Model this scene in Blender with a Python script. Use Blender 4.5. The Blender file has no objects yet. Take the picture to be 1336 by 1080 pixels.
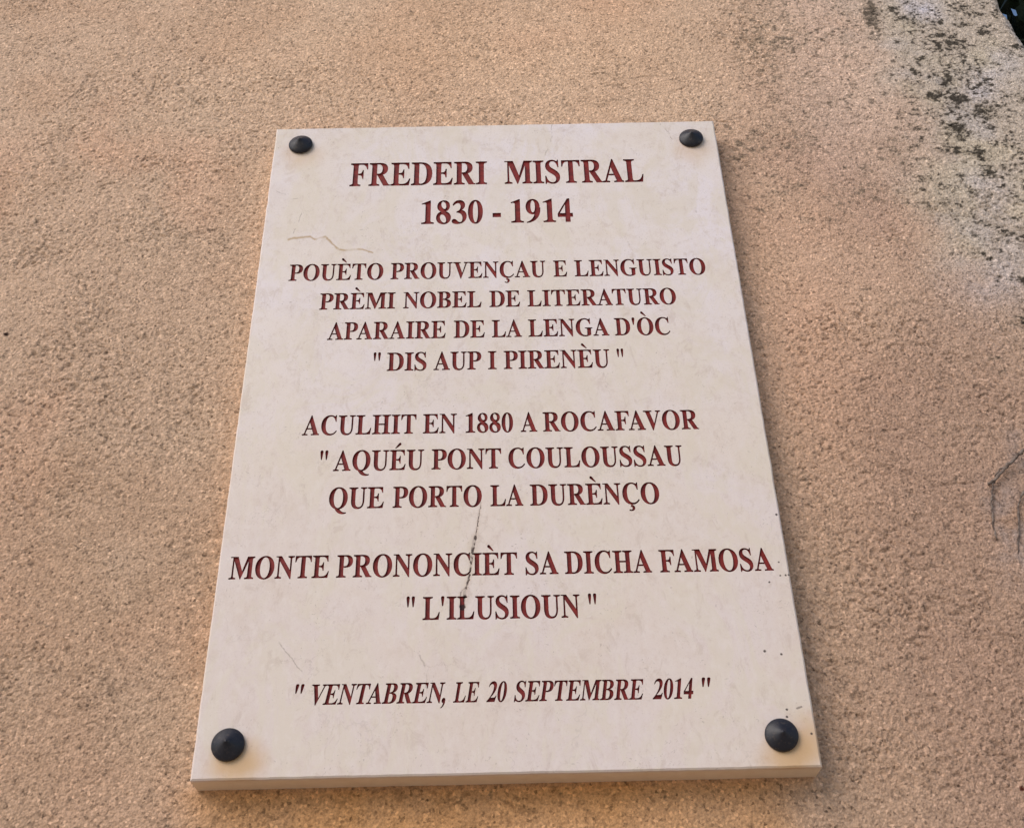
import bpy, bmesh, math, random
import numpy as np
from mathutils import Matrix, Vector
from mathutils.geometry import delaunay_2d_cdt
random.seed(7)
S = bpy.context.scene
COL = S.collection

# ------------------------------------------------------------------ camera
PZ = 2.10            # height of the plaque's centre above the ground (m)
T = 0.020            # plaque thickness; the wall face is y = 0, the plaque face y = -T
def R_cam(p, yaw, roll):
    cp, sp, cy, sy = math.cos(p), math.sin(p), math.cos(yaw), math.sin(yaw)
    Rz = Matrix(((cy, -sy, 0), (sy, cy, 0), (0, 0, 1)))
    f = Rz @ Vector((0, cp, sp)); u = Rz @ Vector((0, -sp, cp)); r = Rz @ Vector((1, 0, 0))
    c, s = math.cos(roll), math.sin(roll)
    return f, c * u - s * r, c * r + s * u
f, u, r = R_cam(0.60101, -0.00696, -0.02433)
cd = bpy.data.cameras.new('camera'); cam = bpy.data.objects.new('camera', cd); COL.objects.link(cam)
m = Matrix.Identity(4)
for i in range(3):
    m[i][0], m[i][1], m[i][2] = r[i], u[i], -f[i]
m.translation = Vector((0.0037, -0.7479 - T, PZ - 0.5359))
cam.matrix_world = m
cd.sensor_fit = 'HORIZONTAL'; cd.sensor_width = 36; cd.lens = 1550 / 1336 * 36
cd.clip_start = 0.02; cd.clip_end = 500
S.camera = cam

# ------------------------------------------------------------------ sky, sun, exposure
SUN_EL, SUN_AZ = 37.0, -44.0     # degrees; azimuth measured from straight out of the wall towards the left
w = bpy.data.worlds.new('World'); S.world = w; w.use_nodes = True
nt = w.node_tree; bg = nt.nodes['Background']
sky = nt.nodes.new('ShaderNodeTexSky'); sky.sky_type = 'NISHITA'; sky.sun_disc = False
el, az = math.radians(SUN_EL), math.radians(SUN_AZ)
to_sun = Vector((math.sin(az) * math.cos(el), -math.cos(az) * math.cos(el), math.sin(el)))
sky.sun_elevation = el; sky.sun_rotation = math.atan2(to_sun.x, to_sun.y)
sky.dust_density = 1.0
nt.links.new(sky.outputs[0], bg.inputs[0]); bg.inputs[1].default_value = 0.08
sl = bpy.data.lights.new('sun', 'SUN'); sun = bpy.data.objects.new('sun', sl); COL.objects.link(sun)
sl.energy = 1.15; sl.angle = math.radians(42); sl.color = (1.0, 0.90, 0.82)
sun.rotation_euler = to_sun.to_track_quat('Z', 'Y').to_euler(); sun.location = to_sun * 5
S.view_settings.view_transform = 'Standard'; S.view_settings.look = 'None'
S.view_settings.exposure = 0.90; S.view_settings.gamma = 1.0

# ------------------------------------------------------------------ measured layout (millimetres from the plaque's centre)
D=dict(words=[[0, 222.33, -0.00699, 28.19, [["FREDERI", -129.36, -8.09], ["MISTRAL", 7.42, 130.44]]], [0, 175.7, -0.00686, 27.03, [["1830", -65.09, -11.96], ["-", -3.67, 3.56], ["1914", 12.24, 65.64]]], [0, 113.97, -0.00579, 17.65, [["POUÈTO", -173.58, -95.2], ["PROUVENÇAU", -89.11, 39.8], ["E", 46.21, 57.65], ["LENGUISTO", 63.75, 172.92]]], [0, 82.63, -0.00513, 17.04, [["PRÈMI", -146.01, -84.12], ["NOBEL", -77.7, -13.67], ["DE", -7.37, 17.83], ["LITERATURO", 23.69, 145.3]]], [0, 51.37, -0.00498, 17.52, [["APARAIRE", -137.4, -42.55], ["DE", -36.25, -11.21], ["LA", -5.64, 18.36], ["LENGA", 23.51, 88.43], ["D'ÒC", 92.84, 137.38]]], [0, 19.71, -0.00714, 17.68, [["\"", -99.36, -93.6], ["DIS", -88.55, -57.26], ["AUP", -51.86, -14.14], ["I", -9.03, -2.19], ["PIRENÈU", 3.4, 87.03], ["\"", 92.8, 98.15]]], [0, -39.57, -0.0051, 17.53, [["ACULHIT", -150.25, -63.85], ["EN", -58.87, -33.17], ["1880", -26.51, 9.62], ["A", 15.18, 27.81], ["ROCAFAVOR", 32.15, 150.23]]], [0, -71.63, -0.00378, 17.55, [["\"", -134.97, -129.02], ["AQUÉU", -124.72, -57.36], ["PONT", -51.74, 0.16], ["COULOUSSAU", 5.38, 135.16]]], [0, -103.73, -0.00503, 17.61, [["QUE", -125.91, -85.76], ["PORTO", -79.37, -14.49], ["LA", -8.32, 15.63], ["DURÈNÇO", 20.52, 114.86]]], [0, -159.07, -0.00555, 17.43, [["MONTE", -191.94, -122.02], ["PRONONCIÈT", -116.83, 10.09], ["SA", 15.71, 38.79], ["DICHA", 43.29, 104.21], ["FAMOSA", 109.83, 189.32]]], [0, -192.17, -0.00855, 17.12, [["\"", -66.97, -61.16], ["L'ILUSIOUN", -55.66, 52.46], ["\"", 58.22, 64.03]]], [1, -251.08, -0.0054, 13.86, [["\"", -138.09, -131.88], ["VENTABREN,", -127.21, -39.03], ["LE", -34.31, -16.14], ["20", -12.53, 1.87], ["SEPTEMBRE", 5.49, 92.3], ["2014", 96.47, 124.69], ["\"", 130.12, 136.55]]]],
 crack=[[-14.92, -100.23], [-17.21, -116.08], [-19.17, -128.51], [-21.1, -138.31], [-22.19, -148.6], [-23.0, -157.56], [-24.6, -164.63], [-26.46, -171.62], [-26.97, -178.58], [-28.27, -182.59]],
 crack2=[[-24.34, -165.81], [-29.11, -172.15], [-30.15, -176.77]],
 yel=[[-176.88, 161.5], [-170.02, 162.81], [-159.06, 164.28], [-155.69, 161.11], [-146.59, 163.25], [-140.46, 156.33], [-133.73, 148.31], [-125.08, 147.57], [-114.28, 148.67], [-105.27, 144.11]],
 veins=[[[-193.43, 218.72], [-185.65, 214.4], [-178.38, 207.7], [-171.91, 210.31]], [[51.88, 297.73], [51.32, 283.53], [48.7, 269.6], [44.09, 256.9]], [[151.44, 294.98], [156.19, 285.69], [160.0, 274.52]], [[-58.04, -216.15], [-52.91, -225.52], [-51.47, -233.63], [-52.05, -242.12]], [[-152.74, -205.7], [-144.06, -216.36], [-133.81, -229.07]], [[-167.68, 199.13], [-170.2, 181.05], [-174.35, 167.78]]],
 dots=[[197.55, -115.53], [193.59, -153.69], [193.13, -164.12], [196.9, -163.91], [199.08, -163.67], [184.79, -168.95], [174.43, -219.84], [185.24, -222.28], [183.16, -260.52], [182.42, -265.4], [196.59, -276.92]],
 spot=[[-28.27, -182.59]],
 dash=[[189.96, -259.89], [192.86, -258.92]],
 lichen=[[383.5, 471.7, 7.7, 27.1, 1], [407.4, 478.4, 7.8, 7.4, 0.8], [420.2, 464.5, 10.8, 9.8, 0.9], [432.8, 458.1, 9.2, 6.0, 0.9], [440.2, 422.2, 7.6, 10.5, 1], [460.5, 427.5, 15.2, 14.1, 0.9], [477.4, 456.8, 16.9, 4.8, 0.9], [448.2, 440.8, 6.1, 6.0, 1], [418.4, 402.0, 6.0, 5.7, 0.9], [410.0, 384.0, 6.7, 4.5, 0.9], [425.6, 380.2, 6.0, 5.6, 0.5], [441.3, 389.9, 5.2, 9.1, 0.8], [437.7, 370.9, 5.2, 13.4, 0.9], [420.3, 349.4, 8.8, 8.7, 1], [440.5, 344.5, 10.9, 13.0, 1.1], [464.6, 387.0, 5.9, 5.6, 0.8], [460.3, 323.5, 10.1, 10.6, 1.1], [472.6, 317.9, 5.1, 5.2, 0.8], [430.9, 303.3, 12.8, 12.5, 1], [424.5, 322.4, 5.7, 5.3, 0.8], [420.1, 278.0, 10.5, 6.0, 0.9], [443.9, 271.2, 7.1, 7.1, 1.1], [449.0, 263.1, 4.9, 4.0, 0.9], [447.0, 246.3, 6.9, 6.9, 1.1], [472.0, 278.6, 6.3, 6.0, 0.8], [481.1, 270.2, 5.6, 5.0, 0.8], [426.6, 222.7, 6.9, 4.7, 0.9], [457.5, 214.2, 12.3, 4.7, 0.8], [518.1, 419.9, 6.1, 7.0, 0.8], [506.5, 413.3, 7.5, 5.8, 0.7], [491.1, 443.2, 4.6, 4.7, 0.9], [503.0, 435.7, 4.6, 4.7, 0.7], [377.2, 276.1, 12.6, 9.1, 0.45], [389.8, 243.0, 12.4, 6.8, 0.6], [349.3, 407.4, 6.0, 6.9, 0.6], [314.9, 442.3, 6.1, 7.1, 0.55], [348.6, 450.9, 7.7, 6.0, 0.5], [325.5, 226.3, 8.2, 5.8, 0.55], [325.1, 254.5, 8.4, 5.0, 0.45], [383.4, 207.7, 6.1, 4.7, 0.7], [271.3, 189.3, 6.7, 6.4, 0.5], [255.2, 199.0, 4.7, 4.6, 0.5], [293.0, 189.6, 6.0, 7.4, 0.4], [432.9, 181.3, 6.0, 4.6, 0.8], [443.1, 171.1, 6.6, 4.5, 0.8], [414.6, 150.3, 7.9, 4.4, 0.6], [392.5, 149.2, 5.9, 3.5, 0.5], [348.8, 165.4, 8.0, 3.6, 0.5], [440.2, 116.7, 4.5, 4.2, 0.8], [430.9, 73.7, 5.6, 7.3, 0.8], [397.5, 34.2, 4.9, 3.8, 0.6], [402.8, 21.0, 4.9, 3.8, 0.6], [456.0, 174.3, 6.6, 9.1, 0.6], [502.1, 341.7, 5.8, 6.4, 0.9], [478.9, 375.3, 7.4, 8.9, 0.5], [480.6, 483.7, 15.6, 9.9, 0.8], [495.0, 478.3, 9.3, 9.9, 0.8], [336.3, 344.1, 5.9, 8.7, 0.4], [367.8, 340.0, 7.2, 5.4, 0.4], [224.0, 312.2, 7.2, 7.3, 0.5], [212.8, 296.9, 3.6, 9.3, 0.5], [421.3, 241.1, 6.9, 7.8, 0.5]],
 twigs={"main": [[402.1, -53.3], [395.8, -57.3], [390.7, -61.3], [381.6, -69.3], [374.1, -75.9], [368.0, -81.9], [363.5, -83.8]], "down": [[368.0, -81.9], [364.5, -91.1], [362.1, -100.9], [360.1, -111.3], [359.2, -121.5], [359.4, -129.8]], "second": [[391.7, -88.4], [386.4, -93.0], [380.5, -104.6], [377.7, -117.5], [374.7, -130.2], [371.2, -142.6]], "twiglet": [[381.6, -69.3], [376.0, -70.6], [371.2, -75.9]]},
 misc={"hole": [-405.2, 79.7], "brown": [331.8, -308.5], "pale": [434.4, 480.1], "pale2": [462.0, 351.5], "g1": [382.7, 496.5], "g2": [393.5, 323.3], "g3": [403.0, 148.9], "g4": [420.5, 25.1], "roots": [374.5, -136.4]})

def tag(o, label=None, cat=None, group=None, kind=None):
    if label: o['label'] = label
    if cat: o['category'] = cat
    if group: o['group'] = group
    if kind: o['kind'] = kind
    return o
def link(name, me, parent=None, mat=None):
    o = bpy.data.objects.new(name, me); COL.objects.link(o)
    if mat and me: me.materials.append(mat)
    if parent: o.parent = parent
    return o
def mesh(name, V, F):
    me = bpy.data.meshes.new(name); me.from_pydata([tuple(v) for v in V], [], [tuple(q) for q in F]); me.update(); return me

# ------------------------------------------------------------------ node helpers
class NT:
    def __init__(s, name):
        s.m = bpy.data.materials.new(name); s.m.use_nodes = True
        s.t = s.m.node_tree; s.b = s.t.nodes['Principled BSDF']
        s.pos = s.t.nodes.new('ShaderNodeNewGeometry').outputs['Position']
    def put(s, inp, v):
        if isinstance(v, bpy.types.NodeSocket): s.t.links.new(v, inp)
        elif v is not None: inp.default_value = v
    def math(s, op, a, b=None, c=None, clamp=False):
        n = s.t.nodes.new('ShaderNodeMath'); n.operation = op; n.use_clamp = clamp
        s.put(n.inputs[0], a); s.put(n.inputs[1], b)
        if c is not None: s.put(n.inputs[2], c)
        return n.outputs[0]
    def vec(s, op, a, b=None, c=None):
        n = s.t.nodes.new('ShaderNodeVectorMath'); n.operation = op
        s.put(n.inputs[0], a)
        if op == 'SCALE': s.put(n.inputs[3], b)
        elif b is not None: s.put(n.inputs[1], b)
        if c is not None: s.put(n.inputs[2], c)
        return n.outputs['Value'] if op in ('DOT_PRODUCT', 'LENGTH', 'DISTANCE') else n.outputs[0]
    def ramp(s, v, lo, hi, a=0.0, b=1.0, smooth=True):
        n = s.t.nodes.new('ShaderNodeMapRange'); n.clamp = True
        n.interpolation_type = 'SMOOTHSTEP' if smooth else 'LINEAR'
        s.put(n.inputs[0], v); s.put(n.inputs[1], lo); s.put(n.inputs[2], hi); s.put(n.inputs[3], a); s.put(n.inputs[4], b)
        return n.outputs[0]
    def noise(s, scale, detail=4, rough=.55, vec=None, dist=0.0, color=False):
        n = s.t.nodes.new('ShaderNodeTexNoise'); s.put(n.inputs['Vector'], vec or s.pos)
        n.inputs['Scale'].default_value = scale; n.inputs['Detail'].default_value = detail
        n.inputs['Roughness'].default_value = rough; n.inputs['Distortion'].default_value = dist
        return n.outputs['Color' if color else 'Fac']
    def voro(s, scale, feature='F1', vec=None, out='Distance'):
        n = s.t.nodes.new('ShaderNodeTexVoronoi'); n.feature = feature; s.put(n.inputs['Vector'], vec or s.pos)
        n.inputs['Scale'].default_value = scale; return n.outputs[out]
    def mix(s, fac, a, b, mode='MIX'):
        n = s.t.nodes.new('ShaderNodeMix'); n.data_type = 'RGBA'; n.blend_type = mode
        s.put(n.inputs['Factor'], fac)
        s.put(n.inputs['A'] if False else n.inputs[6], a); s.put(n.inputs[7], b); return n.outputs[2]
    def bump(s, h, strength, dist, normal=None):
        n = s.t.nodes.new('ShaderNodeBump'); n.inputs['Strength'].default_value = strength
        n.inputs['Distance'].default_value = dist; s.put(n.inputs['Height'], h)
        if normal: s.put(n.inputs['Normal'], normal)
        return n.outputs[0]
    def done(s, col=None, rough=None, normal=None, spec=None, metal=None):
        s.put(s.b.inputs['Base Color'], col); s.put(s.b.inputs['Roughness'], rough)
        if normal: s.put(s.b.inputs['Normal'], normal)
        if spec is not None: s.put(s.b.inputs['Specular IOR Level'], spec)
        if metal is not None: s.put(s.b.inputs['Metallic'], metal)
        return s.m
    # marks of a known outline on the plaque: coordinates in mm from its centre
    def plate_pos(s, wob=0.0, wscale=300.0):
        p = s.vec('MULTIPLY', s.vec('SUBTRACT', s.pos, (0, -T, PZ)), (1000, 0, 1000))
        if wob:
            n = s.vec('SCALE', s.vec('MULTIPLY', s.vec('SUBTRACT', s.noise(wscale, 3, .6, color=True), (.5, .5, .5)), (1, 0, 1)), wob)
            p = s.vec('ADD', p, n)
        return p
    def poly(s, p, pts, radii):
        best = None
        for i in range(len(pts) - 1):
            a, b = Vector((pts[i][0], 0, pts[i][1])), Vector((pts[i+1][0], 0, pts[i+1][1])); ba = b - a
            pa = s.vec('SUBTRACT', p, tuple(a))
            h = s.math('MULTIPLY', s.vec('DOT_PRODUCT', pa, tuple(ba)), 1 / ba.length_squared, clamp=True)
            d = s.vec('LENGTH', s.vec('SUBTRACT', pa, s.vec('SCALE', tuple(ba), h)))
            d = s.math('DIVIDE', d, radii[i])
            best = d if best is None else s.math('MINIMUM', best, d)
        return best

def srgb(r, g, b):
    c = [x / 255 for x in (r, g, b)]
    return tuple((x / 12.92 if x < .04045 else ((x + .055) / 1.055) ** 2.4) for x in c) + (1,)

# ------------------------------------------------------------------ materials
def crack_mask(k):
    p = k.plate_pos(2.2, 420)
    d = k.poly(p, D['crack'], [.28, .4, 1.15, 1.0, .6, .75, .6, 1.1, 1.0])
    d2 = k.poly(p, D['crack2'], [.45, .4])
    d = k.math('MINIMUM', d, d2)
    gaps = k.ramp(k.noise(260, 2, .5), .40, .56, .25, 1.0)
    c = k.math('MULTIPLY', k.ramp(d, .55, 1.3, 1.0, 0.0), gaps)
    halo = k.ramp(d, 1.0, 5.0, .22, 0.0)
    sp = k.vec('DISTANCE', k.plate_pos(2.5, 300), (D['dots'][0][0], 0, D['dots'][0][1]))
    s0 = D['spot'][0]
    sp = k.vec('DISTANCE', k.plate_pos(3.2, 260), (s0[0], 0, s0[1]))
    sp = k.ramp(sp, 1.6, 2.6, 1.0, 0.0)
    return k.math('MAXIMUM', c, sp), halo

def m_stone():
    k = NT('honed_limestone')
    n1 = k.noise(9, 5, .6, dist=.6); n2 = k.noise(38, 5, .65); n3 = k.noise(700, 3, .7); n4 = k.noise(3.2, 3, .5)
    lav, yel = srgb(226, 216, 217), srgb(224, 212, 202)
    c = k.mix(k.ramp(n1, .38, .64), lav, yel)
    c = k.mix(k.ramp(n4, .4, .62, 0, .35), c, srgb(214, 201, 192))
    c = k.mix(k.ramp(n2, .48, .74, 0, .35), c, srgb(204, 188, 172))
    c = k.mix(k.ramp(k.noise(110, 4, .7), .50, .72, 0, .40), c, srgb(198, 180, 166))
    c = k.mix(k.ramp(k.noise(260, 3, .7), .60, .75, 0, .55), c, srgb(232, 222, 216))
    c = k.mix(k.ramp(n3, .52, .75, 0, .40), c, srgb(170, 152, 142))
    sepz = k.t.nodes.new('ShaderNodeSeparateXYZ'); k.put(sepz.inputs[0], k.pos)
    c = k.mix(k.ramp(sepz.outputs[2], PZ + .22, PZ - .28, 0, .45), c, srgb(210, 190, 176))   # painted shading: the slab darkens downwards as the light falls off
    st = k.vec('MULTIPLY', k.pos, (1, 1, .55))
    c = k.mix(k.ramp(k.noise(21, 6, .72, vec=st, dist=1.2), .46, .60, 0, .55), c, srgb(216, 204, 186))
    c = k.mix(k.ramp(k.noise(150, 4, .75, vec=st), .47, .66, 0, .45), c, srgb(224, 212, 204))
    c = k.mix(k.ramp(k.noise(90, 5, .8, vec=st, dist=.8), .53, .66, 0, .32), c, srgb(188, 168, 154))
    # fine pale and grey fossil flecks, more of them in the lower half
    wv = k.vec('ADD', k.pos, k.vec('SCALE', k.noise(60, 3, .6, color=True), .03))
    e = k.voro(34, 'DISTANCE_TO_EDGE', wv)
    vein = k.math('MULTIPLY', k.ramp(e, .0, .012, 1, 0), k.ramp(k.noise(14, 2, .5), .54, .70, 0, .22))
    c = k.mix(vein, c, srgb(165, 148, 138))
    e2 = k.voro(7.5, 'DISTANCE_TO_EDGE', k.vec('ADD', k.pos, k.vec('SCALE', k.noise(25, 4, .65, color=True), .06)))
    vein2 = k.math('MULTIPLY', k.ramp(e2, .0, .006, 1, 0), k.ramp(k.noise(11, 2, .5), .50, .66, 0, .16))
    c = k.mix(vein2, c, srgb(150, 136, 128))
    fl = k.voro(420, 'F1', k.vec('MULTIPLY', wv, (1, 1, .45)))
    c = k.mix(k.math('MULTIPLY', k.ramp(fl, .10, .22, .55, 0), k.ramp(k.noise(50, 2, .5), .5, .62)), c, srgb(158, 143, 132))
    for sc_, sd, a_ in ((16, 3.1, .30), (27, 9.7, .26)):
        wq = k.vec('ADD', k.vec('ADD', k.pos, (sd, 0, sd * 1.3)), k.vec('SCALE', k.noise(45, 5, .7, color=True), .035))
        e3 = k.voro(sc_, 'DISTANCE_TO_EDGE', wq)
        msk = k.ramp(k.noise(19 + sd, 3, .6), .56, .68, 0, a_)
        c = k.mix(k.math('MULTIPLY', k.ramp(e3, .0, .010, 1, 0), msk), c, srgb(158, 138, 124))
    # the drawn veins
    p = k.plate_pos(4.0, 150)
    for l, r_ in zip(D['veins'], (.5, .4, .4, .5, .4, .4)):
        c = k.mix(k.math('MULTIPLY', k.ramp(k.noise(180, 2, .5), .38, .6), k.ramp(k.poly(p, l, [r_] * len(l)), .3, 1.5, .55, 0)), c, srgb(140, 125, 112))
    yl = k.poly(p, D['yel'], [1.1, 1.0, .8, .9, .8, .8, .9, 1.0, .7])
    c = k.mix(k.math('MULTIPLY', k.ramp(k.noise(130, 2, .5), .3, .55, .35, 1), k.ramp(yl, .2, 1.8, .75, 0)), c, srgb(170, 138, 92))
    # rust and damp stains under the four fixings, soft blobs of their own
    ps = k.plate_pos(16, 30)
    for x, z, s_ in ((-174, 262, .4), (178, 261, .4), (-172, -288, .95), (182, -291, .9), (196, -279, .6)):
        q = k.vec('MULTIPLY', k.vec('SUBTRACT', ps, (x, 0, z)), (1, 1, 1.15))
        c = k.mix(k.ramp(k.vec('LENGTH', q), 4, 27, .80 * s_, 0), c, srgb(200, 158, 102))
    # pits and specks
    dm = None
    pd = k.plate_pos(.8, 900)
    for i, (x, z) in enumerate(D['dots']):
        d = k.math('DIVIDE', k.vec('DISTANCE', pd, (x, 0, z)), (1.0, .75, .7, .8, .8, .75, 1.0, .9, .85, .9, .9)[i])
        dm = d if dm is None else k.math('MINIMUM', dm, d)
    c = k.mix(k.ramp(dm, .6, 1.2, .92, 0), c, srgb(62, 48, 42))
    c = k.mix(k.ramp(k.poly(pd, D['dash'], [.8]), .5, 1.2, .6, 0), c, srgb(70, 58, 50))
    ck, halo = crack_mask(k)
    c = k.mix(halo, c, srgb(170, 140, 110))
    c = k.mix(k.math('MULTIPLY', ck, .93), c, srgb(56, 30, 18))
    # sawn edges browner than the face, painted lighter to imitate light bounced from below
    sep = k.t.nodes.new('ShaderNodeSeparateXYZ'); k.put(sep.inputs[0], k.pos)
    side = k.ramp(sep.outputs[1], -T + .0012, -T + .006)
    edge = k.mix(k.noise(120, 4, .6), srgb(238, 222, 200), srgb(218, 194, 164))
    c = k.mix(side, c, edge)
    h = k.math('ADD', k.math('MULTIPLY', n3, .4), k.math('ADD', n2, k.math('MULTIPLY', ck, -2.5)))
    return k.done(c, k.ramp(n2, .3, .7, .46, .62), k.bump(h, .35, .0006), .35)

def m_red():
    k = NT('red_brown_letter_paint')
    a = k.noise(240, 4, .7); b = k.noise(1400, 2, .6)
    c = k.mix(k.ramp(a, .35, .68), srgb(134, 40, 34), srgb(104, 28, 25))
    c = k.mix(k.ramp(b, .60, .80, 0, .4), c, srgb(144, 80, 70))
    ck, halo = crack_mask(k)
    c = k.mix(k.math('MULTIPLY', ck, .9), c, srgb(30, 18, 16))
    return k.done(c, .62, k.bump(b, .4, .0003), .3)

def m_bolt():
    k = NT('dark_blue_grey_painted_iron')
    a = k.noise(160, 5, .65); b = k.noise(1500, 3, .7)
    c = k.mix(k.ramp(a, .3, .7), srgb(23, 23, 31), srgb(33, 33, 42))
    c = k.mix(k.ramp(b, .62, .8, 0, .35), c, srgb(66, 62, 64))
    c = k.mix(k.ramp(k.noise(330, 5, .8), .54, .66, 0, .55), c, srgb(78, 68, 62))
    return k.done(c, k.ramp(a, .3, .7, .36, .52), k.bump(b, .35, .0003), .4)

def m_wall():
    k = NT('rough_lime_render')
    at = k.t.nodes.new('ShaderNodeAttribute'); at.attribute_name = 'render_colour'
    fine = k.noise(620, 3, .7); mid = k.noise(190, 4, .7); v = k.voro(560, 'F1', out='Color')
    sc = k.t.nodes.new('ShaderNodeSeparateColor'); k.put(sc.inputs[0], v)
    g = k.math('ADD', k.ramp(fine, .28, .72, .74, 1.42, False), k.ramp(mid, .3, .7, -.13, .13, False))
    g = k.math('ADD', g, k.ramp(sc.outputs[0], 0, 1, -.13, .13, False))
    g = k.math('ADD', g, k.ramp(sc.outputs[1], .92, .95, 0, .42))   # pale sand grains
    g = k.math('SUBTRACT', g, k.ramp(sc.outputs[2], .91, .94, 0, .40))  # dark sand grains
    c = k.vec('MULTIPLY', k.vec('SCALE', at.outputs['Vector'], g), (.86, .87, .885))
    h = k.math('ADD', k.noise(420, 4, .75), k.math('MULTIPLY', k.voro(520, 'F1'), -.8))
    return k.done(c, .92, k.bump(h, .5, .0018), .15)

def m_simple(name, c1, c2, scale, rough=.8, bump=.4, bd=.001):
    k = NT(name); n = k.noise(scale, 5, .65)
    return k.done(k.mix(k.ramp(n, .35, .65), srgb(*c1), srgb(*c2)), rough, k.bump(n, bump, bd), .3)

M_STONE, M_RED, M_BOLT, M_WALL = m_stone(), m_red(), m_bolt(), m_wall()
M_GROUND = m_simple('pale_limestone_paving', (186, 172, 152), (160, 146, 128), 6, .85)
M_TWIG = m_simple('dry_grey_bark', (136, 122, 112), (86, 72, 64), 300, .85, .5, .0004)
M_LEAF = m_simple('dark_ivy_leaf', (34, 46, 26), (22, 32, 20), 60, .5)
M_STEM = m_simple('brown_ivy_stem', (62, 50, 40), (44, 36, 30), 90, .85)

# ------------------------------------------------------------------ lattice noise in numpy
def vnoise(x, z, scale, seed):
    a = seed * 1.7 + .3; ca, sa = math.cos(a), math.sin(a)
    X = (x * ca - z * sa) / scale + seed * 13.7; Z = (x * sa + z * ca) / scale + seed * 7.1
    xi, zi = np.floor(X).astype(np.int64), np.floor(Z).astype(np.int64)
    fx, fz = X - xi, Z - zi
    rs = np.random.RandomState(seed); Tn = rs.rand(512, 512)
    ux, uz = fx * fx * (3 - 2 * fx), fz * fz * (3 - 2 * fz)
    g = lambda i, j: Tn[(xi + i) & 511, (zi + j) & 511]
    return ((g(0, 0) * (1 - ux) + g(1, 0) * ux) * (1 - uz) + (g(0, 1) * (1 - ux) + g(1, 1) * ux) * uz) * 2 - 1
def fbm(x, z, scale, seed, n=4, gain=.55):
    s, a, t = 0, 1, 0
    for i in range(n):
        s = s + a * vnoise(x, z, scale / 2.03 ** i, seed + i * 5); t += a; a *= gain
    return s / t * 1.6
def sst(x, a, b):
    t = np.clip((x - a) / (b - a), 0, 1); return t * t * (3 - 2 * t)

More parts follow.
